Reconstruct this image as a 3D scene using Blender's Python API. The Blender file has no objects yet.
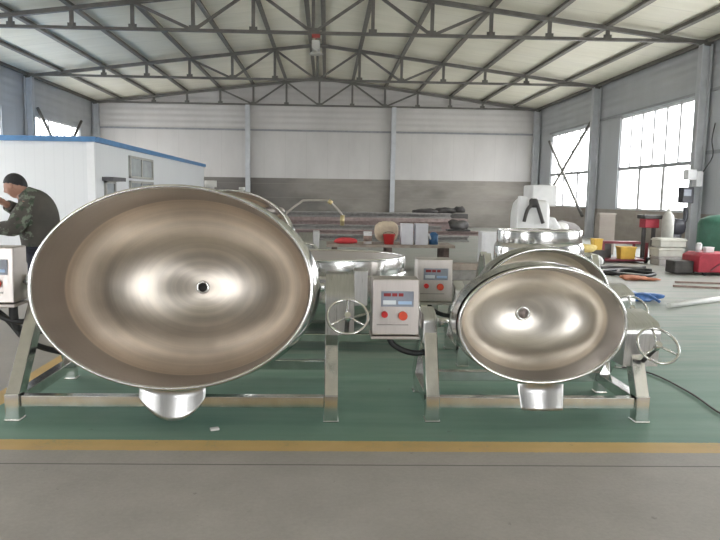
import bpy, bmesh, math, random
from mathutils import Vector, Matrix
random.seed(7)
S = bpy.context.scene
COL = S.collection
PI = math.pi

# ------------------------------------------------------------------ materials
def _mat(name):
    m = bpy.data.materials.new(name); m.use_nodes = True
    nt = m.node_tree; nt.nodes.clear()
    out = nt.nodes.new('ShaderNodeOutputMaterial')
    b = nt.nodes.new('ShaderNodeBsdfPrincipled')
    nt.links.new(b.outputs[0], out.inputs[0])
    return m, nt, b, out

def rgba(c): return (c[0], c[1], c[2], 1.0)

class NT:
    """tiny helper around a node tree"""
    def __init__(s, nt): s.nt = nt
    def node(s, t, **kw):
        n = s.nt.nodes.new(t)
        for k, v in kw.items(): setattr(n, k, v)
        return n
    def link(s, a, b): s.nt.links.new(a, b)
    def put(s, sock, v):
        if hasattr(v, 'is_output'): s.link(v, sock)
        else: sock.default_value = v
    def math(s, op, a, b=0.0, clamp=False):
        n = s.node('ShaderNodeMath', operation=op, use_clamp=clamp)
        s.put(n.inputs[0], a); s.put(n.inputs[1], b); return n.outputs[0]
    def mix(s, fac, a, b):
        n = s.node('ShaderNodeMix', data_type='RGBA')
        s.put(n.inputs[0], fac)
        s.put(n.inputs[6], rgba(a) if isinstance(a, tuple) and len(a) == 3 else a)
        s.put(n.inputs[7], rgba(b) if isinstance(b, tuple) and len(b) == 3 else b)
        return n.outputs[2]
    def noise(s, scale, detail=4, vec=None, rough=0.55, out='Fac'):
        n = s.node('ShaderNodeTexNoise'); n.inputs['Scale'].default_value = scale
        n.inputs['Detail'].default_value = detail; n.inputs['Roughness'].default_value = rough
        if vec is not None: s.link(vec, n.inputs['Vector'])
        return n.outputs[out]
    def ramp(s, fac, a, b):
        n = s.node('ShaderNodeMapRange'); n.clamp = True
        s.put(n.inputs[0], fac); n.inputs[1].default_value = a; n.inputs[2].default_value = b
        return n.outputs[0]
    def coords(s): return s.node('ShaderNodeTexCoord').outputs['Object']
    def mapping(s, vec, scale=(1, 1, 1)):
        n = s.node('ShaderNodeMapping'); n.inputs['Scale'].default_value = scale
        s.link(vec, n.inputs[0]); return n.outputs[0]
    def xyz(s, vec):
        n = s.node('ShaderNodeSeparateXYZ'); s.link(vec, n.inputs[0]); return n.outputs
    def bump(s, h, strength, dist, b):
        n = s.node('ShaderNodeBump'); n.inputs['Strength'].default_value = strength
        n.inputs['Distance'].default_value = dist; s.link(h, n.inputs['Height'])
        s.link(n.outputs[0], b.inputs['Normal'])

def plain(name, c, rough=0.5, metal=0.0, var=0.12, scale=8.0, bump=0.0, spec=0.5, coat=0.0):
    m, nt, b, _ = _mat(name); n = NT(nt)
    co = n.coords(); f = n.noise(scale, 5, co)
    lo = tuple(max(0, v * (1 - var)) for v in c); hi = tuple(min(1, v * (1 + var)) for v in c)
    n.link(n.mix(n.ramp(f, .3, .7), lo, hi), b.inputs['Base Color'])
    b.inputs['Roughness'].default_value = rough; b.inputs['Metallic'].default_value = metal
    b.inputs['Specular IOR Level'].default_value = spec
    b.inputs['Coat Weight'].default_value = coat
    if bump: n.bump(n.noise(scale * 3, 4, co), 1.0, bump, b)
    return m

def steel(name, c=(.6, .6, .6), rough=.3, aniso=0.0, rot=0.0, streak=(3, 3, 60), var=.1, axis='Z', rings=0.0):
    m, nt, b, _ = _mat(name); n = NT(nt)
    co = n.coords(); f = n.noise(2.0, 5, n.mapping(co, streak))
    n.link(n.mix(n.ramp(f, .3, .7), tuple(v * (1 - var) for v in c), tuple(min(1, v * (1 + var)) for v in c)), b.inputs['Base Color'])
    b.inputs['Metallic'].default_value = 1.0
    r = n.math('ADD', n.math('MULTIPLY', f, rough * .5), rough * .75)
    n.link(r, b.inputs['Roughness'])
    if aniso:
        t = n.node('ShaderNodeTangent', direction_type='RADIAL', axis=axis)
        n.link(t.outputs[0], b.inputs['Tangent'])
        b.inputs['Anisotropic'].default_value = aniso
        b.inputs['Anisotropic Rotation'].default_value = rot
    return m

def bowl_steel(name, c, rough, squash, wall, cw):
    """turned stainless: grinding rings around the local Z axis"""
    m, nt, b, _ = _mat(name); n = NT(nt)
    co = n.coords(); x, y, z = n.xyz(co)
    xx = n.math('MULTIPLY', x, squash)
    r = n.math('SQRT', n.math('ADD', n.math('MULTIPLY', xx, xx), n.math('MULTIPLY', y, y)))
    cv = n.node('ShaderNodeCombineXYZ'); n.link(r, cv.inputs[0]); n.link(n.math('MULTIPLY', z, .6), cv.inputs[1])
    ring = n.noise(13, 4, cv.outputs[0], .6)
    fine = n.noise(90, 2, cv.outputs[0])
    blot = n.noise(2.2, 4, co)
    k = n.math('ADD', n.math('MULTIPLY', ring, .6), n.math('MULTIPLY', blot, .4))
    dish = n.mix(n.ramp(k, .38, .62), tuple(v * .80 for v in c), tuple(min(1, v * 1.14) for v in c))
    # wall band near the rim is coloured greyer and darker than the dish
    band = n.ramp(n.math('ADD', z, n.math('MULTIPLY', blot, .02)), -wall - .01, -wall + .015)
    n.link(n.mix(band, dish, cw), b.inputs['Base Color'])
    b.inputs['Metallic'].default_value = 1.0
    n.link(n.math('ADD', n.math('MULTIPLY', ring, rough * .7), n.math('ADD', n.math('MULTIPLY', fine, rough * .2), rough * .55)), b.inputs['Roughness'])
    t = n.node('ShaderNodeTangent', direction_type='RADIAL', axis='Z')
    n.link(t.outputs[0], b.inputs['Tangent'])
    b.inputs['Anisotropic'].default_value = .7
    b.inputs['Anisotropic Rotation'].default_value = .0
    return m

M = {}
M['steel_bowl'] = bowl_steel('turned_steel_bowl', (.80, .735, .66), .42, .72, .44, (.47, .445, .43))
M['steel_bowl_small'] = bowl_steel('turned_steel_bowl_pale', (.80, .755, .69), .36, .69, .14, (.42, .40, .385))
M['steel_jacket'] = steel('polished_steel_jacket', (.66, .66, .65), .16, streak=(2, 2, 30))
M['steel_frame'] = steel('satin_steel_tube', (.72, .72, .71), .18, streak=(6, 6, 6))
M['steel_bright'] = steel('bright_steel', (.78, .78, .77), .2, streak=(6, 6, 6), var=.04)
M['steel_sheet'] = steel('brushed_steel_sheet', (.66, .66, .66), .3, streak=(60, 3, 3))
M['steel_box'] = steel('matt_steel_box', (.56, .52, .495), .42, streak=(40, 3, 3), var=.05)
M['drain_dark'] = plain('drain_dark', (.012, .011, .01), .6)
M['plug'] = plain('dull_plug', (.30, .25, .23), .45, metal=.7)
M['rubber'] = plain('black_rubber_hose', (.018, .019, .02), .45)
M['panel_grey'] = plain('display_panel_grey', (.30, .33, .40), .35)
M['panel_blue'] = plain('display_pale_blue', (.45, .62, .85), .35)
M['panel_white'] = plain('display_white', (.75, .8, .85), .35)
M['red_seg'] = plain('display_red', (.30, .03, .035), .4)
M['red_button'] = plain('red_button', (.62, .03, .03), .35)
M['orange_button'] = plain('orange_red_button', (.80, .10, .05), .35)
M['print_dark'] = plain('printed_dark', (.30, .28, .26), .5)

# floor : painted concrete --------------------------------------------------
def floor_mat():
    m, nt, b, _ = _mat('painted_concrete_floor'); n = NT(nt)
    co = n.coords(); x, y, z = n.xyz(co)
    big = n.noise(.55, 6, co, .6); mid = n.noise(3.0, 6, co, .62); fine = n.noise(45, 4, co, .7)
    streak = n.noise(2.0, 5, n.mapping(co, (.35, 3.0, 1)))
    grey = n.mix(n.ramp(n.math('ADD', n.math('MULTIPLY', mid, .6), n.math('MULTIPLY', fine, .4)), .35, .65), (.36, .338, .322), (.455, .43, .41))
    grey = n.mix(n.math('MULTIPLY', n.ramp(big, .5, .7), .35), grey, (.345, .325, .315))
    green = n.mix(n.ramp(streak, .3, .7), (.160, .29, .228), (.215, .355, .288))
    green = n.mix(n.math('MULTIPLY', n.ramp(mid, .5, .75), .4), green, (.26, .35, .30))
    # dust trodden over the paint, thicker towards the scrap at the back of the hall
    far = n.ramp(y, 5.0, 11.0)
    mid2 = n.ramp(y, 4.3, 6.5)
    dust = n.math('ADD', n.math('MULTIPLY', far, .62), n.math('MULTIPLY', n.math('MULTIPLY', mid2, n.ramp(streak, .36, .60)), .5))
    dust = n.math('ADD', dust, n.math('MULTIPLY', n.ramp(big, .45, .7), n.math('MULTIPLY', mid2, .2)), True)
    green = n.mix(dust, green, (.38, .375, .35))
    y = n.math('SUBTRACT', y, n.math('MULTIPLY', x, -.006))
    wob = n.math('MULTIPLY', n.math('SUBTRACT', fine, .5), .02)
    yy = n.math('ADD', y, wob); xx = n.math('ADD', x, wob)
    ingreen = n.math('MULTIPLY', n.math('GREATER_THAN', yy, 3.56), n.math('GREATER_THAN', xx, -2.19))
    c = n.mix(ingreen, grey, green)
    def band(v, lo, hi): return n.math('MULTIPLY', n.math('GREATER_THAN', v, lo), n.math('LESS_THAN', v, hi))
    wear = n.ramp(n.math('ADD', n.math('MULTIPLY', fine, .5), n.math('MULTIPLY', mid, .5)), .32, .46)
    yl = n.mix(n.ramp(mid, .3, .7), (.62, .41, .15), (.72, .50, .21))
    l1 = n.math('MULTIPLY', band(yy, 3.49, 3.645), n.math('GREATER_THAN', xx, -2.27))
    l2 = n.math('MULTIPLY', band(xx, -2.27, -2.12), n.math('GREATER_THAN', yy, 3.49))
    line = n.math('MAXIMUM', l1, n.math('MULTIPLY', l2, n.math('LESS_THAN', y, 13.0)))
    c = n.mix(n.math('MULTIPLY', line, n.math('ADD', n.math('MULTIPLY', wear, .35), .6)), c, yl)
    j = band(n.math('ADD', y, n.math('MULTIPLY', n.math('SUBTRACT', mid, .5), .01)), 3.300, 3.312)
    c = n.mix(n.math('MULTIPLY', j, .75), c, (.09, .088, .085))
    spot = n.ramp(n.noise(14, 3, co), .70, .74)
    c = n.mix(n.math('MULTIPLY', spot, .35), c, (.12, .115, .11))
    n.link(c, b.inputs['Base Color'])
    n.link(n.math('ADD', .42, n.math('MULTIPLY', mid, .3)), b.inputs['Roughness'])
    b.inputs['Specular IOR Level'].default_value = .4
    n.bump(n.math('ADD', fine, mid), .25, .004, b)
    return m
M['floor'] = floor_mat()

def ceiling_mat():
    m, nt, b, _ = _mat('foam_roof_panels'); n = NT(nt)
    co = n.coords(); x, y, z = n.xyz(co)
    st = n.noise(1.2, 6, n.mapping(co, (.4, 1.6, 1)), .65)
    bl = n.noise(.35, 4, co)
    c = n.mix(n.ramp(st, .3, .7), (.68, .66, .54), (.80, .78, .66))
    c = n.mix(n.math('MULTIPLY', n.ramp(bl, .45, .7), .4), c, (.78, .77, .70))
    w = n.math('FRACT', n.math('MULTIPLY', y, 1 / 1.0))
    seam = n.math('LESS_THAN', w, .03)
    c = n.mix(n.math('MULTIPLY', seam, .28), c, (.38, .38, .34))
    n.link(c, b.inputs['Base Color']); b.inputs['Roughness'].default_value = .55
    return m
M['ceiling'] = ceiling_mat()

def siding_mat(name, c, rib_axis, zrib, pitch, depth=.02, seam=None):
    """pale sheet siding; horizontal ribs above height zrib"""
    m, nt, b, _ = _mat(name); n = NT(nt)
    co = n.coords(); x, y, z = n.xyz(co)
    f = n.noise(.9, 5, n.mapping(co, (1, 1, .4)), .6)
    col = n.mix(n.ramp(f, .3, .72), tuple(v * .9 for v in c), tuple(min(1, v * 1.06) for v in c))
    ax = {'x': x, 'y': y}[rib_axis]
    rib = n.math('SINE', n.math('MULTIPLY', z, 2 * PI / pitch))
    rib = n.math('MULTIPLY', rib, n.math('GREATER_THAN', z, zrib))
    sm = n.math('LESS_THAN', n.math('FRACT', n.math('MULTIPLY', ax, 1 / .95)), .018)
    sm = n.math('MULTIPLY', sm, n.math('LESS_THAN', z, zrib))
    col = n.mix(n.math('MULTIPLY', sm, .25), col, tuple(v * .6 for v in c))
    n.link(col, b.inputs['Base Color']); b.inputs['Roughness'].default_value = .5
    n.bump(rib, .35, depth, b)
    return m
M['siding_back'] = siding_mat('back_wall_sheeting', (.60, .585, .575), 'x', 4.25, .26)
M['siding_side'] = siding_mat('side_wall_sheeting', (.48, .50, .525), 'y', 4.1, .26)

def dirtywall(name, c1, c2, stain, edge=None):
    m, nt, b, _ = _mat(name); n = NT(nt)
    co = n.coords(); x, y, z = n.xyz(co)
    f = n.noise(1.1, 7, n.mapping(co, (.5, .5, 1.6)), .65)
    g = n.noise(.33, 4, n.mapping(co, (1, 1, 2.2)))
    col = n.mix(n.ramp(f, .3, .7), c1, c2)
    col = n.mix(n.math('MULTIPLY', n.ramp(g, .5, .72), .75), col, stain)
    if edge is not None:      # darker towards the left end of the wall
        e = n.math('MULTIPLY', n.ramp(n.math('ADD', n.math('MULTIPLY', x, -1.0), n.math('MULTIPLY', f, 2.0)), edge, edge + 2.0), .7)
        col = n.mix(e, col, stain)
    line = n.math('LESS_THAN', n.math('FRACT', n.math('MULTIPLY', z, 1 / .62)), .03)
    col = n.mix(n.math('MULTIPLY', line, .3), col, (.40, .38, .36))
    n.link(col, b.inputs['Base Color']); b.inputs['Roughness'].default_value = .8
    n.bump(f, .4, .03, b)
    return m
M['back_lower'] = dirtywall('grimy_render', (.27, .25, .228), (.36, .335, .305), (.125, .118, .11), 1.8)
M['side_lower'] = dirtywall('grimy_masonry', (.31, .275, .245), (.43, .385, .345), (.14, .13, .12))
M['paint_col'] = plain('pale_painted_steel', (.55, .57, .60), .5, var=.1, scale=3)
M['truss'] = plain('grey_painted_steel', (.135, .13, .12), .5, var=.2, scale=4)
M['purlin'] = plain('grey_purlin', (.15, .142, .125), .55, var=.2, scale=4)
M['trim'] = plain('wall_rail', (.30, .31, .33), .5)
M['winframe'] = plain('window_frame_white', (.62, .63, .65), .4, var=.04)

def pane_mat():
    m, nt, b, out = _mat('frosted_pane'); n = NT(nt)
    nt.nodes.remove(b)
    tr = n.node('ShaderNodeBsdfTransparent'); tl = n.node('ShaderNodeBsdfTranslucent'); gl = n.node('ShaderNodeBsdfGlossy')
    tr.inputs[0].default_value = (.97, .98, 1, 1)
    co = n.coords(); f = n.noise(.8, 4, co)
    n.link(n.mix(f, (.75, .77, .8), (.9, .92, .95)), tl.inputs[0])
    gl.inputs['Roughness'].default_value = .1
    a = n.node('ShaderNodeMixShader'); a.inputs[0].default_value = .25
    n.link(tr.outputs[0], a.inputs[1]); n.link(tl.outputs[0], a.inputs[2])
    c = n.node('ShaderNodeMixShader'); c.inputs[0].default_value = .04
    n.link(a.outputs[0], c.inputs[1]); n.link(gl.outputs[0], c.inputs[2])
    n.link(c.outputs[0], out.inputs[0])
    return m
M['pane'] = pane_mat()

def cabin_mat():
    m, nt, b, _ = _mat('white_sandwich_panel'); n = NT(nt)
    co = n.coords(); x, y, z = n.xyz(co)
    f = n.noise(.8, 4, co)
    col = n.mix(f, (.74, .77, .80), (.82, .85, .88))
    s = n.math('LESS_THAN', n.math('FRACT', n.math('MULTIPLY', n.math('ADD', x, y), 1 / .19)), .12)
    col = n.mix(n.math('MULTIPLY', s, .10), col, (.55, .58, .62))
    n.link(col, b.inputs['Base Color']); b.inputs['Roughness'].default_value = .4
    return m
M['cabin'] = cabin_mat()
M['cabin_blue'] = plain('cabin_blue_trim', (.07, .22, .46), .4)
M['cabin_corner'] = plain('cabin_corner_white', (.85, .87, .9), .4, var=.03)
M['dull_glass'] = plain('dull_window_glass', (.42, .46, .48), .12, var=.15, scale=3)
M['cabin_frame'] = plain('cabin_window_frame', (.42, .42, .40), .5)
M['awning'] = plain('dark_awning', (.12, .12, .13), .6)

M['skin'] = plain('skin', (.48, .27, .20), .5, var=.08, scale=20)
M['hair'] = plain('black_hair', (.022, .021, .024), .6, var=.3, scale=120, bump=.004)
def camo():
    m, nt, b, _ = _mat('olive_work_jacket'); n = NT(nt)
    co = n.coords(); x, y, z = n.xyz(co)
    f = n.noise(9, 3, co); g = n.noise(14, 3, n.mapping(co, (1, 1, 1.3)))
    c = n.mix(n.ramp(n.noise(4, 4, co), .35, .65), (.070, .066, .060), (.100, .093, .082))
    patch = n.math('MULTIPLY', n.ramp(g, .52, .56), n.math('LESS_THAN', x, .12))
    c = n.mix(n.math('MULTIPLY', patch, .8), c, (.20, .24, .19))
    c = n.mix(n.math('MULTIPLY', n.math('MULTIPLY', n.ramp(f, .60, .63), n.math('LESS_THAN', x, .12)), .8), c, (.05, .075, .05))
    n.link(c, b.inputs['Base Color']); b.inputs['Roughness'].default_value = .85
    n.bump(n.noise(25, 4, co), .5, .01, b)
    return m
M['jacket'] = camo()
M['trousers'] = plain('navy_trousers', (.020, .022, .038), .8, var=.25, scale=30)
M['shoe'] = plain('dark_shoe', (.02, .02, .02), .6)
M['red_tool'] = plain('red_plastic', (.62, .05, .05), .4)
M['white_plastic'] = plain('white_plastic_film', (.80, .80, .81), .3, var=.06, bump=.01, scale=5)
M['carton_white'] = plain('white_carton', (.78, .78, .80), .6, var=.05)
M['lilac_box'] = plain('pale_lilac_board', (.66, .66, .72), .6, var=.05)
M['cream_sack'] = plain('cream_sack', (.62, .52, .40), .8, var=.12, bump=.02, scale=6)
M['grey_sack'] = plain('grey_sack', (.46, .44, .44), .8, var=.12, bump=.02, scale=6)
M['white_sack'] = plain('white_woven_sack', (.68, .69, .67), .7, var=.1, bump=.02, scale=6)
M['yellow'] = plain('yellow_plastic', (.75, .48, .08), .45, var=.08)
M['yellow_sack'] = plain('yellow_cloth', (.66, .52, .20), .7, var=.12, bump=.02)
M['red_cloth'] = plain('red_cloth', (.62, .06, .07), .7, bump=.01)
M['red_paint'] = plain('red_machine_paint', (.42, .035, .06), .45, var=.15)
M['maroon'] = plain('maroon_frame', (.20, .035, .05), .5)
M['blue_plastic'] = plain('blue_plastic', (.05, .15, .32), .45, var=.15)
M['blue_film'] = plain('blue_film', (.06, .16, .42), .3, var=.3, scale=15)
M['wood'] = plain('dusty_boards', (.36, .31, .27), .8, var=.2)
M['wood_dark'] = plain('dark_boards', (.15, .11, .10), .8, var=.25)
M['crate_cream'] = plain('cream_foam_crate', (.62, .62, .57), .6, var=.08)
M['cyl_grey'] = plain('grey_gas_cylinder', (.46, .46, .43), .45, var=.1)
M['green_tank'] = plain('green_tank_paint', (.05, .16, .11), .45, var=.15)
M['black_case'] = plain('black_case', (.045, .047, .06), .4)
M['dark_tool'] = plain('dark_iron', (.07, .066, .065), .6, var=.25)
M['rust'] = plain('rusty_bar', (.30, .22, .19), .8, var=.25)
M['beam_grey'] = plain('grey_mill_steel', (.30, .29, .28), .55, var=.2, metal=.0)
M['beam_pink'] = plain('primer_steel', (.36, .28, .27), .6, var=.2)
M['orange_rag'] = plain('orange_cloth', (.55, .22, .13), .8, var=.2)
M['white_tube'] = plain('white_tube', (.78, .79, .78), .35, var=.04)
M['lamp_white'] = plain('lamp_shade_white', (.5, .5, .48), .4, var=.04)
M['lamp_red'] = plain('lamp_hook_red', (.35, .06, .05), .5)
M['paper'] = plain('white_paper', (.8, .8, .8), .7, var=.03)
M['brass'] = plain('brass_valve', (.55, .45, .25), .35, metal=.6)

# ------------------------------------------------------------------ mesh builder
class MB:
    def __init__(s): s.bm = bmesh.new(); s.mi = 0
    def _new(s, verts, faces, smooth=False):
        vs = [s.bm.verts.new(v) for v in verts]
        for f in faces:
            try:
                fc = s.bm.faces.new([vs[i] for i in f]); fc.smooth = smooth; fc.material_index = s.mi
            except ValueError: pass
        return vs
    def box(s, c, d, rz=0.0, rot=None, taper=1.0):
        mt = rot if rot is not None else Matrix.Rotation(rz, 3, 'Z')
        v = []
        for k in (-1, 1):
            t = taper if k > 0 else 1.0
            for sx, sy in ((-1, -1), (1, -1), (1, 1), (-1, 1)):
                v.append(Vector(c) + mt @ Vector((sx * d[0] / 2 * t, sy * d[1] / 2 * t, k * d[2] / 2)))
        s._new(v, [(0, 3, 2, 1), (4, 5, 6, 7), (0, 1, 5, 4), (1, 2, 6, 5), (2, 3, 7, 6), (3, 0, 4, 7)]); return s
    def span(s, a, b):
        s.box([(a[i] + b[i]) / 2 for i in range(3)], [abs(b[i] - a[i]) for i in range(3)]); return s
    def bar(s, p0, p1, w, h, up=(0, 0, 1)):
        p0, p1 = Vector(p0), Vector(p1); d = (p1 - p0).normalized()
        u = Vector(up)
        if abs(d.dot(u)) > .99: u = Vector((0, 1, 0))
        r = d.cross(u).normalized(); u = r.cross(d)
        v = []
        for p in (p0, p1):
            for a, b in ((-1, -1), (1, -1), (1, 1), (-1, 1)): v.append(p + r * a * w / 2 + u * b * h / 2)
        s._new(v, [(0, 3, 2, 1), (4, 5, 6, 7), (0, 1, 5, 4), (1, 2, 6, 5), (2, 3, 7, 6), (3, 0, 4, 7)]); return s
    def tube(s, pts, r, n=12, closed=False, caps=True):
        pts = [Vector(p) for p in pts]; N = len(pts); rs = r if isinstance(r, (list, tuple)) else [r] * N
        prev = None; rings = []
        for i, p in enumerate(pts):
            if closed: d = (pts[(i + 1) % N] - pts[i - 1])
            else: d = pts[min(i + 1, N - 1)] - pts[max(i - 1, 0)]
            d.normalize()
            if prev is None:
                a = Vector((0, 0, 1)) if abs(d.z) < .9 else Vector((1, 0, 0))
                u = d.cross(a).normalized()
            else: u = (prev - d * prev.dot(d)).normalized()
            prev = u; w = d.cross(u)
            rings.append([s.bm.verts.new(p + (u * math.cos(2 * PI * k / n) + w * math.sin(2 * PI * k / n)) * rs[i]) for k in range(n)])
        for i in range(N if closed else N - 1):
            a, b = rings[i], rings[(i + 1) % N]
            off = 0
            if closed and i == N - 1:
                off = min(range(n), key=lambda o: (a[0].co - b[o].co).length)
            for k in range(n):
                f = s.bm.faces.new((a[k], a[(k + 1) % n], b[(k + 1 + off) % n], b[(k + off) % n])); f.smooth = True; f.material_index = s.mi
        if caps and not closed:
            for rg in (rings[0], rings[-1]):
                f = s.bm.faces.new(rg); f.material_index = s.mi
        return s
    def cyl(s, p0, p1, r, n=20, r2=None):
        return s.tube([p0, p1], [r, r if r2 is None else r2], n)
    def lathe(s, prof, n=64, sx=1.0, sy=1.0, o=(0, 0, 0), closed=False):
        """prof: list of (r, z) about local Z"""
        o = Vector(o); rings = []
        for r, z in prof:
            if r < 1e-6: rings.append([s.bm.verts.new(o + Vector((0, 0, z)))])
            else: rings.append([s.bm.verts.new(o + Vector((sx * r * math.cos(2 * PI * k / n), sy * r * math.sin(2 * PI * k / n), z))) for k in range(n)])
        m = len(rings)
        for i in range(m if closed else m - 1):
            a, b = rings[i], rings[(i + 1) % m]
            for k in range(n):
                k2 = (k + 1) % n
                if len(a) == 1 and len(b) == 1: continue
                if len(a) == 1: vs = (a[0], b[k2], b[k])
                elif len(b) == 1: vs = (a[k], a[k2], b[0])
                else: vs = (a[k], a[k2], b[k2], b[k])
                f = s.bm.faces.new(vs); f.smooth = True; f.material_index = s.mi
        return s
    def prism(s, poly, x0, x1, axis='x'):
        """poly in (y,z) extruded in x (or (x,z) extruded in y)"""
        def P(x, a, b): return (x, a, b) if axis == 'x' else (a, x, b)
        n = len(poly)
        v = [P(x0, a, b) for a, b in poly] + [P(x1, a, b) for a, b in poly]
        s._new(v, [tuple(range(n))[::-1], tuple(range(n, 2 * n))] + [(i, (i + 1) % n, n + (i + 1) % n, n + i) for i in range(n)]); return s
    def blob(s, c, d, seed=0, amp=.12, n=16, m=10, flat=0.35, pw=.7):
        """a slumped sack: rounded box-like blob with lumps, flat bottom"""
        rnd = random.Random(seed); ph = [rnd.uniform(0, 6.3) for _ in range(6)]
        c = Vector(c); rings = []
        def sp(v, e): return math.copysign(abs(v) ** e, v)
        for i in range(m + 1):
            th = -PI / 2 + PI * i / m
            if i in (0, m):
                z = math.sin(th) * d[2] / 2; rings.append([s.bm.verts.new(c + Vector((0, 0, z)))]); continue
            rg = []
            for k in range(n):
                a = 2 * PI * k / n
                l = 1 + amp * (math.sin(2 * a + ph[0] + 2 * th) + .6 * math.sin(3 * a + ph[1] - th) + .5 * math.sin(5 * a + ph[2] + 3 * th)) / 2
                rg.append(s.bm.verts.new(c + Vector((sp(math.cos(a), pw) * sp(math.cos(th), pw) * d[0] / 2 * l, sp(math.sin(a), pw) * sp(math.cos(th), pw) * d[1] / 2 * l, sp(math.sin(th), pw) * d[2] / 2 * (l if th > -.4 else 1)))))
            rings.append(rg)
        for i in range(m):
            a, b = rings[i], rings[i + 1]
            for k in range(n):
                k2 = (k + 1) % n
                if len(a) == 1: vs = (a[0], b[k2], b[k])
                elif len(b) == 1: vs = (a[k], a[k2], b[0])
                else: vs = (a[k], a[k2], b[k2], b[k])
                f = s.bm.faces.new(vs); f.smooth = True; f.material_index = s.mi
        return s
    def build(s, name, mat, parent=None, world=True, bevel=0.0, smooth=False):
        off = Vector((0, 0, 0))
        if parent is not None and world:
            p = parent
            while p is not None: off += p.location; p = p.parent
            bmesh.ops.translate(s.bm, verts=s.bm.verts, vec=-off)
        bmesh.ops.recalc_face_normals(s.bm, faces=s.bm.faces)
        if smooth:
            for f in s.bm.faces: f.smooth = True
        me = bpy.data.meshes.new(name); s.bm.to_mesh(me); s.bm.free()
        for mm in (mat if isinstance(mat, (list, tuple)) else [mat]): me.materials.append(mm)
        o = bpy.data.objects.new(name, me); COL.objects.link(o)
        if parent is not None: o.parent = parent
        if bevel:
            b = o.modifiers.new('Bevel', 'BEVEL'); b.width = bevel; b.segments = 2; b.limit_method = 'ANGLE'
        return o

def centre(o, base=True):
    """move a mesh thing's origin to its base centre, keeping it in place"""
    vs = [v.co for v in o.data.vertices]
    mn = Vector([min(v[i] for v in vs) for i in range(3)]); mx = Vector([max(v[i] for v in vs) for i in range(3)])
    c = Vector(((mn.x + mx.x) / 2, (mn.y + mx.y) / 2, mn.z))
    o.data.transform(Matrix.Translation(-c)); o.location = c
    return o
def tag(o, label, cat, group=None, kind=None):
    o['label'] = label; o['category'] = cat
    if group: o['group'] = group
    if kind: o['kind'] = kind
    return o
def thing(name, label, cat, loc, group=None):
    o = bpy.data.objects.new(name, None); COL.objects.link(o); o.location = loc
    o.empty_display_size = .1
    return tag(o, label, cat, group)
def structure(o): o['kind'] = 'structure'; return o
def one(mb, name, mat, label, cat, group=None, bevel=0.0, smooth=False):
    return tag(centre(mb.build(name, mat, None, bevel=bevel, smooth=smooth)), label, cat, group)
def copy_tree(o, parent=None):
    kids = [c for c in bpy.data.objects if c.parent == o]
    c = o.copy(); COL.objects.link(c)
    if parent is not None: c.parent = parent
    for k in kids: copy_tree(k, c)
    return c

# ------------------------------------------------------------------ the hall
XL, XR, YB, YF = -10.4, 9.6, 30.15, -8.0
XM = -0.38; ZR = 6.62; SL = .125            # ridge, slope
def roof(x): return ZR - SL * abs(x - XM)

m = MB(); m.span((XL - .3, YF - 14, -.15), (XR + .3, YB + .3, 0)); structure(m.build('floor', M['floor']))
m = MB()
for sgn, xe in ((-1, XL - .35), (1, XR + .35)):
    z0, z1 = ZR, roof(xe)
    m.prism([(XM, z0), (xe, z1), (xe, z1 + .12), (XM, z0 + .12)], YF - .2, YB + .3, axis='y')
structure(m.build('ceiling', M['ceiling']))

# back wall : grimy rendered base, sheeting above up into the gable
m = MB()
m.span((XL - .2, YB, 0), (XR + .2, YB + .2, 2.12)); m.mi = 1
xs = [XL - .2, XM, XR + .2]
m.prism([(XL - .2, 2.12), (XR + .2, 2.12), (XR + .2, roof(XR + .2) + .05), (XM, ZR + .05), (XL - .2, roof(XL - .2) + .05)], YB, YB + .2, axis='y')
structure(m.build('wall_back', [M['back_lower'], M['siding_back']]))
m = MB(); m.span((XL + .1, YB - .06, 4.19), (XR - .1, YB, 4.27)); structure(m.build('trim_1', M['trim']))

# side walls with their windows
wins_r = [(17.4, 21.8), (23.9, 28.45), (10.9, 15.3), (4.3, 8.7)]  # the two nearest bays per wall are unseen, added for daylight
wins_l = [(17.4, 21.8), (24.0, 28.6), (10.9, 15.3), (4.3, 8.7)]
SILL, MID, HEAD = 1.05, 2.38, 4.06
def side_wall(name, x, sgn, wins):
    m = MB(); x0, x1 = x, x + .2 * sgn
    top = roof(x) + .05
    m.span((x0, YF, 0), (x1, YB + .2, SILL)); m.mi = 1
    m.span((x0, YF, HEAD), (x1, YB + .2, top))
    ys = sorted(wins); edge = YF
    for a, b in ys:
        m.span((x0, edge, SILL), (x1, a, HEAD)); edge = b
    m.span((x0, edge, SILL), (x1, YB + .2, HEAD))
    structure(m.build(name, [M['side_lower'], M['siding_side']]))
side_wall('wall_right', XR, 1, wins_r)
side_wall('wall_left', XL, -1, wins_l)
# hall front behind the camera; two unseen windows added to light bowls and floor
m = MB()
FW = [(-9.8, -5.0), (4.2, 9.0)]; FH = 4.5
m.prism([(XL - .2, FH), (XR + .2, FH), (XR + .2, roof(XR + .2) + .05), (XM, ZR + .05), (XL - .2, roof(XL - .2) + .05)], YF - .2, YF, axis='y')
m.span((XL - .2, YF - .2, 0), (XR + .2, YF, .6))
edge = XL - .2
for a, b in FW:
    m.span((edge, YF - .2, .6), (a, YF, FH)); edge = b
m.span((edge, YF - .2, .6), (XR + .2, YF, FH))
structure(m.build('wall_front', M['siding_side']))

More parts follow.
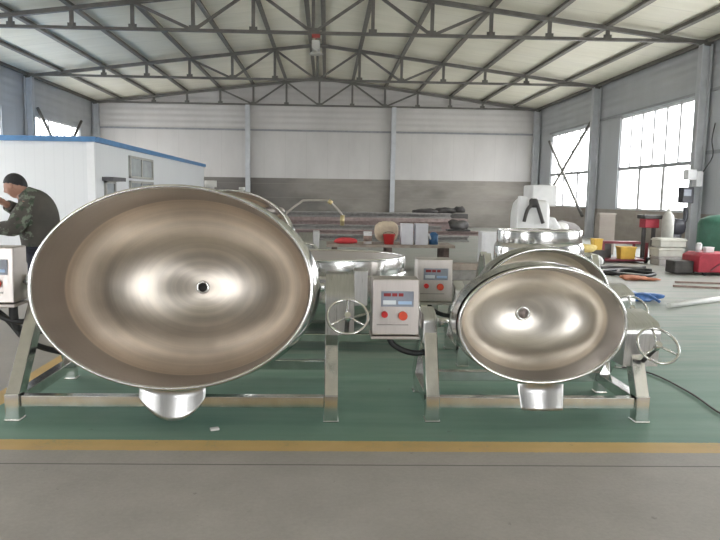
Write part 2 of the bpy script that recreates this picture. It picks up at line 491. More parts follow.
WN = 0
def window(x, sgn, a, b):
    global WN; WN += 1
    m = MB(); xc = x + .08 * sgn; t = .06
    m.span((xc - .04, a, SILL), (xc + .04, a + t, HEAD)); m.span((xc - .04, b - t, SILL), (xc + .04, b, HEAD))
    m.span((xc - .04, a, SILL), (xc + .04, b, SILL + t)); m.span((xc - .04, a, HEAD - t), (xc + .04, b, HEAD))
    for k in range(1, 6):
        y = a + (b - a) * k / 6; m.span((xc - .03, y - .05, MID), (xc + .03, y + .05, HEAD))
    for k in range(1, 3):
        y = a + (b - a) * k / 3; m.span((xc - .035, y - .08, SILL), (xc + .035, y + .08, MID))
    m.mi = 1; m.span((xc - .055, a, MID - .05), (xc + .055, b, MID + .05))
    w = structure(m.build('window_%d' % WN, [M['winframe'], M['trim']]))
    g = MB(); g.span((xc + .045 * sgn, a, SILL), (xc + .055 * sgn, b, HEAD)); structure(g.build('pane', M['pane'], w))
    # daylight portal: guides sampling of the sky through this window
    L = bpy.data.lights.new('portal', 'AREA'); L.shape = 'RECTANGLE'; L.size = HEAD - SILL; L.size_y = b - a
    L.cycles.is_portal = True
    o = bpy.data.objects.new('window_daylight', L); COL.objects.link(o)
    o.location = (x + .19 * sgn, (a + b) / 2, (SILL + HEAD) / 2); o.rotation_euler = (0, PI / 2 * sgn, 0)
for a, b in wins_r: window(XR, 1, a, b)
for a, b in wins_l: window(XL, -1, a, b)
for a, b in FW:
    WN += 1; m = MB(); yc = YF - .1
    for x in (a, b - .06): m.span((x, yc - .04, .6), (x + .06, yc + .04, FH))
    for z in (.6, 2.3, FH - .06): m.span((a, yc - .04, z), (b, yc + .04, z + .06))
    for k in (1, 2): m.span((a + (b - a) * k / 3 - .03, yc - .04, .6), (a + (b - a) * k / 3 + .03, yc + .04, FH))
    w = structure(m.build('window_%d' % WN, M['winframe']))
    g = MB(); g.span((a, yc - .055, .6), (b, yc - .045, FH)); structure(g.build('pane', M['pane'], w))
    L = bpy.data.lights.new('portal', 'AREA'); L.shape = 'RECTANGLE'; L.size = b - a; L.size_y = FH - .6; L.cycles.is_portal = True
    o = bpy.data.objects.new('window_daylight', L); COL.objects.link(o); o.location = ((a + b) / 2, YF - .19, (FH + .6) / 2); o.rotation_euler = (PI / 2, 0, 0)
o = bpy.data.objects.new('front_wall_portal', L); COL.objects.link(o); o.location = (-.4, YF - .15, 2.15); o.rotation_euler = (PI / 2, 0, 0)  # added portal behind the solid front wall; no doorway is built

# rails on the side wall by the near right post, and the wall's paler panel
m = MB(); m.span((XR - .05, 15.35, 2.55), (XR, 17.35, 2.64)); structure(m.build('trim_2', M['trim']))
m = MB(); m.span((XR - .05, 15.35, 4.10), (XR, 28.6, 4.17)); structure(m.build('trim_3', M['trim']))

# posts
def column(x, y, label, w=.26, z1=None, axis='x'):
    m = MB(); z1 = z1 or 5.25; t = .03
    if axis == 'x':
        m.span((x - w / 2, y - .1, 0), (x - w / 2 + t, y + .1, z1)); m.span((x + w / 2 - t, y - .1, 0), (x + w / 2, y + .1, z1))
        m.span((x - w / 2, y - .012, 0), (x + w / 2, y + .012, z1))
    else:
        m.span((x - .1, y - w / 2, 0), (x + .1, y - w / 2 + t, z1)); m.span((x - .1, y + w / 2 - t, 0), (x + .1, y + w / 2, z1))
        m.span((x - .012, y - w / 2, 0), (x + .012, y + w / 2, z1))
    t = thing('steel_column', label, 'column', (x, y, 0))
    m.build('shaft', M['paint_col'], t)
    b = MB(); b.span((x - .2, y - .16, 0), (x + .2, y + .16, .025)); b.build('base_plate', M['paint_col'], t)
T1, T2, T3 = 16.7, 23.4, 29.95
column(XR - .2, T1, 'pale steel column nearest on the right wall, black box fixed to it')
column(XR - .2, T2, 'pale steel column between the two right-hand windows')
column(XR - .2, T3, 'pale steel column in the far right corner of the hall')
column(XL + .2, T2, 'pale steel column on the left wall between its two visible windows')
column(XL + .2, T3, 'pale steel column in the far left corner of the hall')
column(-3.55, YB - .17, 'slim pale post on the back wall, left of the two, above the largest kettle', .22, 5.3, 'y')
column(2.95, YB - .17, 'slim pale post on the back wall, right of the two, above the cream sack', .22, 5.3, 'y')

# trusses
def truss(y, label):
    t = thing('roof_truss', label, 'truss', (XM, y, 5.3))
    zb = 5.32; yy = y
    top = lambda x: roof(x) - .12
    b = MB(); b.bar((XL + .05, yy, zb), (XR - .05, yy, zb), .10, .07); b.build('bottom_chord', M['truss'], t)
    for xe in (XL + .05, XR - .05):
        b = MB(); b.bar((XM, yy, top(XM)), (xe, yy, top(xe)), .12, .10); b.build('top_chord', M['truss'], t)
    P = 1.457
    for k in range(-6, 7):
        x = XM + k * P
        if top(x) - zb < .12: continue
        b = MB(); b.bar((x, yy, zb), (x, yy, top(x)), .085, .07, up=(0, 1, 0))
        b.box((x, yy + .0, zb + .05), (.2, .02, .14)); b.build('web_post', M['truss'], t)
    for s in (-1, 1):
        for a, c in (((0, 0), (1, 1)), ((1, 1), (2, 0)), ((2, 0), (3, 1))):
            xa, xc = XM + s * a[0] * P, XM + s * c[0] * P
            b = MB(); b.bar((xa, yy, top(xa) if a[1] else zb), (xc, yy, top(xc) if c[1] else zb), .06, .07); b.build('web_brace', M['truss'], t)
    return t
truss(T1, 'grey roof truss nearest the viewer, a lamp hanging at its middle')
truss(T2, 'grey roof truss halfway down the hall, middle one of three')
truss(T3, 'grey roof truss standing tight against the back wall')

ORD = ['first', 'second', 'third', 'fourth', 'fifth', 'sixth']
def purlin(x, label, w=.07, h=.13):
    z = roof(x) - .02
    b = MB(); b.span((x - w / 2, 7.0, z - h / 2), (x + w / 2, YB, z + h / 2 - .01))
    b.span((x - w / 2 - .03, 7.0, z - h / 2 - .01), (x + w / 2 + .03, YB, z - h / 2 + .008))
    o = b.build('roof_purlin', M['purlin']); centre(o); tag(o, label, 'purlin', 'roof purlins')
for k in range(6):
    for s, side in ((-1, 'left'), (1, 'right')):
        purlin(XM + s * 1.457 * (k + 1), 'grey roof purlin running back, %s from the ridge on the %s slope' % (ORD[k], side))
purlin(XM - .22, 'ridge purlin, left one of the close pair along the roof peak')
purlin(XM + .22, 'ridge purlin, right one of the close pair along the roof peak')
purlin(XL + .15, 'eaves purlin along the top of the left wall')
purlin(XR - .15, 'eaves purlin along the top of the right wall')

# cross bracing rods in the last bays
t = thing('cross_brace', 'crossed thin steel rods in front of the far right window', 'brace', (XR - .05, 26, .7))
for (ya, za, yb, zb) in ((28.4, 3.8, 24.3, .75), (23.7, 4.3, 28.1, 1.6)):
    b = MB(); b.cyl((XR - .12, ya, za), (XR - .12, yb, zb), .055, 8); b.build('rod', M['truss'], t)
t = thing('cross_brace', 'crossed thin steel rods in front of the far left window', 'brace', (XL + .05, 26, .7))
for (ya, za, yb, zb) in ((24.2, 4.3, 28.4, .9), (28.4, 4.3, 24.2, .9)):
    b = MB(); b.cyl((XL + .12, ya, za), (XL + .12, yb, zb), .055, 8); b.build('rod', M['truss'], t)

# pendant lamp under the first truss
t = thing('pendant_lamp', 'small white lamp hanging under the middle of the nearest roof truss', 'lamp', (-.31, T1, 4.8))
b = MB(); b.cyl((-.31, T1, 5.28), (-.31, T1, 5.15), .012, 8); b.box((-.31, T1, 5.25), (.2, .1, .08)); b.build('hook', M['lamp_red'], t)
b = MB(); b.box((-.31, T1, 5.03), (.2, .18, .22)); b.build('ballast_box', M['lamp_white'], t, bevel=.01)
b = MB(); b.lathe([(.05, 4.93), (.07, 4.9), (.12, 4.86), (.18, 4.82), (.175, 4.815), (.11, 4.85), (.03, 4.885), (0, 4.89)], 24, o=(-.31, T1, 0)); b.build('lamp_shade', M['lamp_white'], t)

# ------------------------------------------------------------------ site cabin on the left
CX, CY0, CY1, CZ = -4.63, 13.4, 25.2, 2.37
t = thing('site_cabin', 'white panel cabin with blue roof edge along the left side of the hall', 'cabin', (CX - 2.4, 19, 0))
b = MB(); b.span((XL + .5, CY0, 0), (CX, CY1, CZ)); b.build('wall_panel', M['cabin'], t)
b = MB(); b.span((XL + .45, CY0 - .07, CZ), (CX + .07, CY1 + .05, CZ + .10)); b.build('roof_edge', M['cabin_blue'], t)
b = MB(); b.span((CX - .13, CY0 - .02, 0), (CX + .02, CY0 + .05, CZ)); b.build('corner_trim', M['cabin_corner'], t)
def cabwin(y0, y1, z0, z1, bars=1):
    m = MB(); x = CX
    for a, c in (((y0, z0), (y0 + .06, z1)), ((y1 - .06, z0), (y1, z1)), ((y0, z0), (y1, z0 + .05)), ((y0, z1 - .05), (y1, z1))):
        m.span((x, a[0], a[1]), (x + .05, c[0], c[1]))
    for k in range(bars):
        y = y0 + (y1 - y0) * (k + 1) / (bars + 1); m.span((x, y - .03, z0), (x + .04, y + .03, z1))
    f = m.build('cabin_window', M['cabin_frame'], t)
    g = MB(); g.span((x, y0 + .03, z0 + .03), (x + .012, y1 - .03, z1 - .03)); g.build('pane', M['dull_glass'], f)
cabwin(15.7, 17.75, 1.72, 2.24); cabwin(15.7, 17.75, .9, 1.66)
cabwin(13.95, 14.62, .9, 1.62, 0)
b = MB(); b.prism([(13.85, 1.62), (14.75, 1.62), (14.75, 1.70), (13.85, 1.70)], CX, CX + .22); b.build('awning', M['awning'], t)

# ------------------------------------------------------------------ kettles
def sheet_box(b, x0, x1, prof): b.prism(prof, x0, x1)

def bowl_profile(bb, wall, depth, knee=.98, n=20):
    """straight wall band, then a dished bottom"""
    pr = []
    for i in range(6):
        f = i / 5; pr.append((bb * (1 - (1 - knee) * f), -wall * f))
    r0, z0 = pr[-1]
    for i in range(1, n + 1):
        th = PI / 2 * i / n
        pr.append((r0 * math.cos(th) if i < n else 0.0, z0 - (depth - wall) * math.sin(th)))
    return pr

def make_kettle(name, label, cx, y0, hw, rim, a, bb, wall, depth, elev, yR, tr, legw, spout, rail=.12, wheel=True, box=True, ctl_z=None, jack=.045, bowlmat='steel_bowl', upright=False, jt=.28, gear_w=.18, ctl_dx=None, knee=.9, hole=True, gear=None, ctl_y=None, drive=True):
    """cx,y0 : frame centre and line of the front feet; hw : half spacing of the side frames;
       rim: (dx,y,z) centre of the opening; tr: (y,z) trunnion"""
    k = thing(name, label, 'kettle', (cx, y0, 0), 'stainless steel tilting kettles')
    sx = a / bb
    rot = 0.0 if upright else PI / 2 - elev
    def axial(mb, nm, mat, parent=k):
        o = mb.build(nm, mat, parent, world=False)
        o.location = (rim[0], rim[1] - y0, rim[2]); o.rotation_euler = (rot, 0, 0); return o
    inner = bowl_profile(bb, wall, depth, knee)
    th = .012
    outer = [(r + th * (1 if i < len(inner) - 1 else 0), z - (0 if i == 0 else th * (.3 + .7 * (i / len(inner))))) for i, (r, z) in enumerate(inner)]
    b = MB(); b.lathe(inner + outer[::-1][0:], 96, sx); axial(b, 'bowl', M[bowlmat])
    # rolled rim
    b = MB(); b.tube([(sx * (bb + .006) * math.cos(2 * PI * i / 96), (bb + .006) * math.sin(2 * PI * i / 96), 0) for i in range(96)], .0115, 10, closed=True); axial(b, 'rim', M['steel_bright'])
    if upright:
        b = MB(); b.lathe([(bb + .013, -.004), (bb + .0145, -.01), (bb + .0145, -jt + .03), (bb + .013, -jt + .02)], 96, sx); axial(b, 'outer_wall', M['steel_jacket'])
    # steam jacket
    jr = bb + jack
    pj = [(bb + .012, -jt + .06), (bb + jack * .55, -jt + .05), (jr, -jt), (jr, -(min(depth, jt + .16) if upright else max(wall, jt + .05)))]
    z0 = pj[-1][1]; dd = depth + .05 + z0
    for i in range(1, 15):
        q = PI / 2 * i / 14; pj.append((jr * math.cos(q) if i < 14 else 0, z0 - dd * math.sin(q)))
    b = MB(); b.lathe(pj, 96, sx); axial(b, 'steam_jacket', M['steel_jacket'])
    # drain in the bottom of the bowl
    b = MB(); b.lathe([(.030, .004), (.034, .012), (.046, .010), (.05, 0), (.030, -.004)], 32, o=(0, 0, -depth + .004), closed=True); d = axial(b, 'drain', M['steel_bright'])
    b = MB(); b.lathe([(0, .006), (.032, .006), (.032, -.004), (0, -.004)], 24, o=(0, 0, -depth + .004)); h = b.build('drain_hole' if hole else 'drain_plug', M['drain_dark'] if hole else M['plug'], d, world=False)
    # pouring lip: a trough below the rim
    if spout:
        wd, ln, dish, rnd_, tap = spout
        b = MB(); n = 24; mrow = 8; N = n + 1
        front, back = [], []
        for jj in range(mrow + 1):
            f = jj / mrow
            for i in range(N):
                q = 2 * i / n - 1
                L = ln * f * (1 - rnd_ * abs(q) ** 2.2)
                w = wd / 2 * (1 - tap * f)
                y = -.012 + dish * (1 - q * q) * min(1, f * 4 + .1) - .34 * L; z = -.010 - .94 * L
                p = Vector((rim[0] + cx + q * w, rim[1] + y, rim[2] - bb + z))
                front.append(p); back.append(p + Vector((0, .006, -.002)))
        fs = []; NV = len(front)
        for jj in range(mrow):
            for i in range(n):
                q = (jj * N + i, jj * N + i + 1, (jj + 1) * N + i + 1, (jj + 1) * N + i)
                fs.append(q); fs.append(tuple(NV + z for z in q[::-1]))
        for i in range(n): fs.append((mrow * N + i, mrow * N + i + 1, NV + mrow * N + i + 1, NV + mrow * N + i))
        for jj in range(mrow):
            for c in (0, n): fs.append((jj * N + c, (jj + 1) * N + c, NV + (jj + 1) * N + c, NV + jj * N + c))
        b._new(front + back, fs, True); b.build('pouring_lip', M['steel_spout'], k)
    # side frames: square tube A frames on a rectangular base
    W = legw
    for s in (-1, 1):
        x = cx + s * hw
        b = MB(); b.bar((x, y0 + .0, .13), (x, tr[0] - .07, tr[1] - .06), W, W * 1.1, up=(0, -1, 0)); b.build('leg', M['steel_frame'], k, bevel=.006)
        b = MB(); b.bar((x, yR, .13), (x, tr[0] + .07, tr[1] - .06), W, W * 1.1, up=(0, -1, 0)); b.build('leg', M['steel_frame'], k, bevel=.006)
        b = MB(); b.bar((x, y0, rail), (x, yR, rail), W * .9, .07); b.build('side_rail', M['steel_frame'], k, bevel=.004)
        b = MB(); b.box((x, y0, .085), (W, W, .17)); b.box((x, y0, .006), (W * 1.12, W * 1.12, .012)); b.build('foot', M['steel_frame'], k, bevel=.004)
        b = MB(); b.box((x, yR, .07), (W * .8, W * .8, .14)); b.box((x, yR, .006), (W, W, .012)); b.build('foot', M['steel_frame'], k, bevel=.004)
    for yy in (y0 + .01, yR):
        b = MB(); b.bar((cx - hw + W / 2, yy, rail), (cx + hw - W / 2, yy, rail), .06, .07); b.build('cross_rail', M['steel_frame'], k, bevel=.004)
    ty, tz = tr
    if drive:
        # trunnion shafts
        for s in (-1, 1):
            xo = cx + s * (hw - .05)
            xi = cx + rim[0] + s * (a * .985)
            b = MB(); b.cyl((xi, tr[0], tr[1]), (xo, tr[0], tr[1]), .032, 16); b.build('trunnion', M['steel_frame'], k)
        # left bearing housing
        x = cx - hw
        b = MB(); sheet_box(b, x - W * .6, x + W * .5, [(ty + .1, tz - .12), (ty + .1, tz + .08), (ty + .04, tz + .1), (ty - .1, tz + .05), (ty - .115, tz + .03), (ty - .115, tz - .12)])
        b.build('bearing_housing', M['steel_sheet'], k, bevel=.012)
        # right gear case with folded cover and handwheel
        x, gy, zb, zt = gear if gear else (cx + hw - W * .45, ty - .17, tz + .02, tz + .13)
        g = MB(); sheet_box(g, x, x + gear_w, [(gy + .02, zb - .27), (gy, zb - .055)] + [(gy + .075 - .075 * math.cos(q), zb - .055 + .075 * math.sin(q)) for q in [math.radians(v) for v in range(8, 68, 8)]] + [(gy + .2, zt - .01), (gy + .27, zt), (gy + .33, zt - .02), (gy + .33, zb - .27)])
        gc = g.build('gear_case', M['steel_sheet'], k)
        if box:
            b = MB(); b.span((x + gear_w, gy + .06, zb - .09), (x + gear_w + .085, gy + .27, zt + .03)); b.build('motor_box', M['steel_sheet'], k, bevel=.008)
    if wheel:
        wc = Vector(wheel); R = .123; an = math.radians(44)
        def W3(u, v, w=0):   # wheel plane: x right, v up-and-away, normal towards viewer and up
            return wc + Vector((u, v * math.sin(an) - w * math.cos(an), v * math.cos(an) + w * math.sin(an)))
        b = MB(); b.tube([W3(R * math.cos(2 * PI * i / 48), R * math.sin(2 * PI * i / 48)) for i in range(48)], .0085, 10, closed=True)
        hwh = b.build('handwheel', M['steel_bright'], k)
        b = MB(); b.cyl(W3(0, 0, .02), W3(0, 0, -.03), .02, 16); b.build('hub', M['steel_bright'], hwh)
        for q in (90, 212, 328):
            q = math.radians(q); b = MB(); b.cyl(W3(.012 * math.cos(q), .012 * math.sin(q)), W3(R * math.cos(q), R * math.sin(q)), .0075, 8); b.build('spoke', M['steel_bright'], hwh)
        b = MB(); b.cyl(W3(0, 0, -.02), W3(0, .02, -.22), .014, 12); b.build('wheel_shaft', M['dark_tool'], k)
    if ctl_z:
        z = ctl_z; xc = cx + ctl_dx; yb = ctl_y or y0 + .08
        b = MB(); b.prism([(yb, z - .175), (yb + .02, z + .18), (yb + .20, z + .18), (yb + .20, z - .175)], xc - .148, xc + .148)
        cb = b.build('control_box', M['steel_box'], k, bevel=.008)
        yf = lambda zz: yb + .02 * (zz - (z - .175)) / .355
        b = MB(); b.box((xc, yb + .09, z - .19), (.31, .2, .02)); b.build('box_lip', M['steel_box'], cb, bevel=.004)
        b = MB(); zz = z + .055; b.box((xc + .008, yf(zz) - .003, zz), (.205, .008, .098)); b.build('display_panel', M['panel_grey'], cb, bevel=.002)
        for q, w in ((-.056, .045), (-.010, .032), (.030, .03)):
            b = MB(); b.box((xc + q, yf(z + .08) - .008, z + .082), (w, .006, .02)); b.build('red_digits', M['red_seg'], cb)
        b = MB(); b.box((xc - .042, yf(z + .03) - .008, z + .034), (.08, .006, .026)); b.build('display_window', M['panel_white'], cb)
        b = MB(); b.box((xc + .056, yf(z + .03) - .008, z + .032), (.086, .006, .02)); b.build('display_window', M['panel_blue'], cb)
        b = MB(); b.cyl((xc - .072, yf(z - .05), z - .042), (xc - .072, yf(z - .05) - .022, z - .042), .02, 16); b.build('button', M['red_button'], cb)
        b = MB(); b.cyl((xc + .044, yf(z - .05), z - .05), (xc + .044, yf(z - .05) - .022, z - .05), .028, 18); b.build('button', M['orange_button'], cb)
        b = MB(); b.box((xc - .02, yf(z - .105) - .001, z - .108), (.2, .003, .007)); b.build('printed_line', M['print_dark'], cb)
        b = MB(); b.bar((xc + .14, yb + .15, z - .03), (cx - hw - .02, ty - .03, tz - .02), .05, .06); b.build('box_bracket', M['steel_frame'], k)
        # hose from the box down to the post
        xe = cx - hw - .03
        pts = [(xc - .04, yb + .08, z - .17), (xc - .02, yb + .08, z - .235), (xc + .03, yb + .075, z - .275), (xc + .10, yb + .07, z - .30), (xc + .17, yb + .07, z - .305), (xe + .01, yb + .10, z - .29)]
        b = MB(); b.tube(smooth_path(pts, 5), .019, 10); b.build('cable_hose', M['rubber'], k)
    return k

def smooth_path(p, n):
    p = [Vector(q) for q in p]; out = []
    for i in range(len(p) - 1):
        a = p[max(i - 1, 0)]; b = p[i]; c = p[i + 1]; d = p[min(i + 2, len(p) - 1)]
        for j in range(n):
            t = j / n
            out.append(.5 * ((2 * b) + (c - a) * t + (2 * a - 5 * b + 4 * c - d) * t * t + (3 * b - a - 3 * c + d) * t ** 3))
    out.append(p[-1]); return out
M['steel_spout'] = steel('bright_spout_steel', (.60, .60, .60), .3, streak=(40, 2, 2), var=.08)

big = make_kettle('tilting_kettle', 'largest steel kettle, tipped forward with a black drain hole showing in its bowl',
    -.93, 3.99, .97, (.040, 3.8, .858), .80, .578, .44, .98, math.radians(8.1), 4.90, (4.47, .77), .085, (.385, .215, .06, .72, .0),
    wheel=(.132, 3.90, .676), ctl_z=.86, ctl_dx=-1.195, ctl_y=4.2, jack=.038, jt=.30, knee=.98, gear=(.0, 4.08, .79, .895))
# hoses hanging at the left side frame, and the valve poking up behind the rim
b = MB(); b.tube(smooth_path([(-2.20, 4.3, .67), (-2.07, 4.3, .56), (-1.98, 4.3, .45), (-1.93, 4.32, .40), (-1.80, 4.34, .35), (-1.62, 4.4, .31), (-1.50, 4.5, .36)], 5), .02, 10); b.build('cable_hose', M['rubber'], big)
b = MB(); b.tube(smooth_path([(-2.02, 4.28, .69), (-2.02, 4.28, .58), (-2.0, 4.29, .50)], 5), .028, 10); b.build('cable_hose', M['rubber'], big)
b = MB(); b.cyl((-1.77, 3.93, .86), (-1.73, 3.93, .86), .012, 10); b.build('side_bolt', M['steel_bright'], big)
v = MB(); v.cyl((-.80, 4.6, 1.25), (-.80, 4.6, 1.45), .025, 12); v.cyl((-.80, 4.6, 1.44), (-.80, 4.6, 1.485), .042, 12)
v.build('steam_valve', M['lamp_white'], big)

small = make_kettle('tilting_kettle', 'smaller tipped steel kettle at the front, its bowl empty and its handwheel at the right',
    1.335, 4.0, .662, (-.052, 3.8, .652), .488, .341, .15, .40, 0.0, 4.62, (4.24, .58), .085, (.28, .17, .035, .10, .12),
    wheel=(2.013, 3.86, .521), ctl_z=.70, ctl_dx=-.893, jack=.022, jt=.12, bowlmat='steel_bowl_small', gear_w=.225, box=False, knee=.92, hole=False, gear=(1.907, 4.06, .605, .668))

e = copy_tree(small); e.location = (1.80, 5.34, 0)
tag(e, 'tipped steel kettle half hidden directly behind the smaller front kettle', 'kettle', 'stainless steel tilting kettles')
d = copy_tree(big); d.location = (-1.29, 8.5, 0)
tag(d, 'tipped kettle hidden behind the largest kettle, a bent thin pipe rising from it', 'kettle', 'stainless steel tilting kettles')
b = MB(); pp = smooth_path([(-.62, 8.9, .95), (-.55, 8.9, 1.13), (-.36, 8.9, 1.29), (-.28, 8.9, 1.32), (.02, 8.9, 1.32), (.06, 8.9, 1.29), (.19, 8.9, 1.16), (.21, 8.9, 1.10)], 4); b.tube(pp, .016, 10)
pipe = b.build('bent_pipe', M['steel_box'], d)
b = MB(); b.cyl((.21, 8.9, 1.13), (.21, 8.9, .99), .03, 12); b.build('valve', M['brass'], pipe)
b = MB(); b.cyl((.02, 8.9, 1.32), (.07, 8.9, 1.285), .03, 12); b.build('pipe_elbow', M['brass'], pipe)
b = MB(); b.blob((-.72, 8.9, 1.17), (.3, .2, .12), 3); b.build('pipe_clamp', M['steel_box'], d)

make_kettle('tilting_kettle', 'upright wide steel kettle with a bright rim behind the handwheel of the largest kettle',
    -.06, 5.85, .99, (.0, 6.35, .82), .807, .58, .2, .68, 0, 6.8, (6.35, .55), .085, None, wheel=None, ctl_z=None, jack=.03, jt=.19, upright=True)
make_kettle('tilting_kettle', 'upright small steel kettle standing behind the two small tipped kettles',
    2.62, 7.65, .66, (0, 8.05, 1.0), .50, .35, .2, .60, 0, 8.45, (8.05, .76), .085, None, wheel=None, ctl_z=None, jack=.035, jt=.2, upright=True, box=False, drive=False)

# ------------------------------------------------------------------ person
def skin_mesh(name, verts, edges, radii, mat, parent, root=0, sub=2):
    me = bpy.data.meshes.new(name)
    off = parent.location
    me.from_pydata([Vector(v) - off for v in verts], edges, []); me.materials.append(mat)
    o = bpy.data.objects.new(name, me); COL.objects.link(o); o.parent = parent
    sk = o.modifiers.new('Skin', 'SKIN'); sk.use_smooth_shade = True
    for i, r in enumerate(radii):
        d = me.skin_vertices[0].data[i]; d.radius = r if isinstance(r, tuple) else (r, r); d.use_root = (i == root)
    s = o.modifiers.new('Subdivision', 'SUBSURF'); s.levels = sub; s.render_levels = sub
    return o
PX, PY = -2.93, 6.6
man = thing('person', 'person in dark olive work jacket bending over beside the white cabin, facing left', 'person', (PX, PY, 0))
V = []; Ed = []; Rr = []
def add(p, r, link=None):
    V.append(tuple(p)); Rr.append(r)
    if link is not None: Ed.append((link, len(V) - 1))
    return len(V) - 1
pel = add((-2.80, PY, .84), (.11, .10))
wai = add((-2.80, PY, 1.00), (.10, .09), pel)
che = add((-2.82, PY, 1.19), (.12, .11), wai)
shl = add((-2.88, PY, 1.28), (.08, .08), che)
nck = add((-2.97, PY - .02, 1.345), .06, shl)
add((-3.0, PY - .03, 1.385), .062, nck)
for s, el, wr in ((-1, (-2.96, PY - .25, 1.05), (-3.18, PY - .23, 1.03)), (1, (-3.06, PY + .16, 1.17), (-3.13, PY - .04, 1.27))):
    sh = add((-2.90, PY + s * .12, 1.25), .05, shl)
    e1 = add(el, .05, sh); w1 = add(wr, .035, e1)
    dv = (Vector(wr) - Vector(el)).normalized()
    pm = Vector(wr) + dv * .06; p1 = add(tuple(pm), (.036, .02), w1)
    side = dv.cross(Vector((0, 1, .3))).normalized()
    for f in range(4):
        base = pm + side * (.027 - .018 * f); L = (.075, .085, .08, .062)[f]
        f0 = add(tuple(base + dv * .03), .010, p1)
        f1 = add(tuple(base + dv * (.03 + L * .5) + Vector((0, 0, -.006))), .009, f0)
        add(tuple(base + dv * (.03 + L * .9) + Vector((0, -s * .02, -.03))), .008, f1)
    t0 = add(tuple(Vector(wr) + dv * .03 + side * .035), .011, w1); add(tuple(Vector(wr) + dv * .075 + side * .06), .009, t0)
for s in (-1, 1):
    hp = add((-2.80, PY + s * .10, .80), .095, pel); kn = add((-2.84, PY + s * .11, .45), .06, hp)
    an = add((-2.79, PY + s * .12, .08), .042, kn); add((-2.92, PY + s * .13, .035), .035, an)
body = skin_mesh('body', V, Ed, Rr, M['skin'], man)
# head, sculpted from a sphere and fused into the body mesh
HC = Vector((-3.035, PY - .03, 1.442)); TILT = math.radians(24)
def head_pt(d, k=1.0):
    """d: unit direction in head space (x forward, z up) -> world point"""
    x, y, z = d
    p = Vector((x * .100, y * .078, z * .118))
    if x > 0:
        p.x *= 1.0 - .10 * max(0, -z) ** 2
        p.y *= 1.0 - .30 * max(0, -z)                                   # jaw narrows
        g = lambda cy, cz, w, h: math.exp(-((y - cy) / w) ** 2 - ((z - cz) / h) ** 2)
        p.x += .024 * g(0, -.12, .16, .16) + .012 * g(0, .10, .12, .22)   # nose
        p.x -= .010 * (g(.33, .08, .2, .14) + g(-.33, .08, .2, .14))     # eye sockets
        p.x += .007 * g(0, -.42, .28, .07) - .006 * g(0, -.50, .3, .035) + .007 * g(0, -.58, .28, .07)  # lips
        p.x += .014 * g(0, -.85, .35, .2) + .006 * g(0, .30, .6, .12)     # chin, brow
    else:
        p.x *= 1.08; p.y *= 1.0 - .35 * max(0, -z - .3)
    p *= k
    c, n_ = math.cos(TILT), math.sin(TILT)
    fx, fz = p.x * c + p.z * n_, -p.x * n_ + p.z * c                     # nod forward
    return HC + Vector((-fx, -p.y, fz))
def head_shell(b, k=1.0, keep=None, n=56, m=40):
    rings = []
    for i_ in range(m + 1):
        th = -PI / 2 + PI * i_ / m
        if i_ in (0, m): ds = [Vector((0, 0, math.sin(th)))]
        else: ds = [Vector((math.cos(th) * math.cos(2 * PI * q / n), math.cos(th) * math.sin(2 * PI * q / n), math.sin(th))) for q in range(n)]
        rings.append([(b.bm.verts.new(head_pt(d, k)), d) for d in ds])
    for i_ in range(m):
        a, c = rings[i_], rings[i_ + 1]
        for q in range(n):
            q2 = (q + 1) % n
            vs = [a[0], c[q2], c[q]] if len(a) == 1 else ([a[q], a[q2], c[0]] if len(c) == 1 else [a[q], a[q2], c[q2], c[q]])
            if keep and not all(keep(v[1]) for v in vs): continue
            f_ = b.bm.faces.new([v[0] for v in vs]); f_.smooth = True; f_.material_index = b.mi
    for v in [v for v in b.bm.verts if not v.link_faces]: b.bm.verts.remove(v)
dg = bpy.context.evaluated_depsgraph_get(); dg.update()
em = bpy.data.meshes.new_from_object(body.evaluated_get(dg))
b = MB(); b.bm.from_mesh(em); bmesh.ops.translate(b.bm, verts=b.bm.verts, vec=man.location)
for f_ in b.bm.faces: f_.smooth = True
head_shell(b)
for sy in (-1, 1):
    e0 = head_pt(Vector((.05, sy * .998, -.02)))
    b.blob(e0, (.04, .022, .062), 1, .05, 12, 8, pw=1.0)                  # ears
    b.mi = 1; b.blob(head_pt(Vector((.93, sy * .34, .09)).normalized()), (.012, .022, .012), 1, 0, 10, 6, pw=1.0); b.mi = 0
bpy.data.objects.remove(body)
b.build('body', [M['skin'], M['hair']], man)
b = MB()
head_shell(b, 1.06, lambda d: d.z > .14 + (.42 * d.x if d.x > 0 else .72 * d.x))
b.build('hair', M['hair'], man)
# jacket
b = MB()
b.tube(smooth_path([(-2.82, PY, .79), (-2.82, PY, .90), (-2.825, PY, 1.03), (-2.835, PY, 1.15), (-2.87, PY, 1.26), (-2.93, PY - .01, 1.345), (-2.965, PY - .02, 1.385)], 4),
       [.165, .17, .174, .178, .18, .184, .188, .19, .19, .19, .19, .19, .19, .188, .184, .178, .168, .155, .14, .125, .108, .095, .085, .078, .072], 24)
for s_, el, wr in ((-1, (-2.96, PY - .25, 1.05), (-3.16, PY - .23, 1.03)), (1, (-3.06, PY + .16, 1.17), (-3.12, PY - .02, 1.25))):
    sh = Vector((-2.88, PY + s_ * .12, 1.24))
    b.tube(smooth_path([sh, sh.lerp(Vector(el), .5), el, Vector(el).lerp(Vector(wr), .5), wr], 4), [.09, .094, .096, .096, .095, .092, .088, .086, .084, .08, .076, .072, .068, .063, .06, .058, .056], 16)
b.build('jacket', M['jacket'], man)
V = []; Ed = []; Rr = []
t0 = add((-2.80, PY, .86), (.15, .125))
for s in (-1, 1):
    hp = add((-2.80, PY + s * .09, .78), .115, t0); kn = add((-2.83, PY + s * .11, .45), .085, hp); add((-2.79, PY + s * .12, .08), .07, kn)
skin_mesh('trousers', V, Ed, Rr, M['trousers'], man)
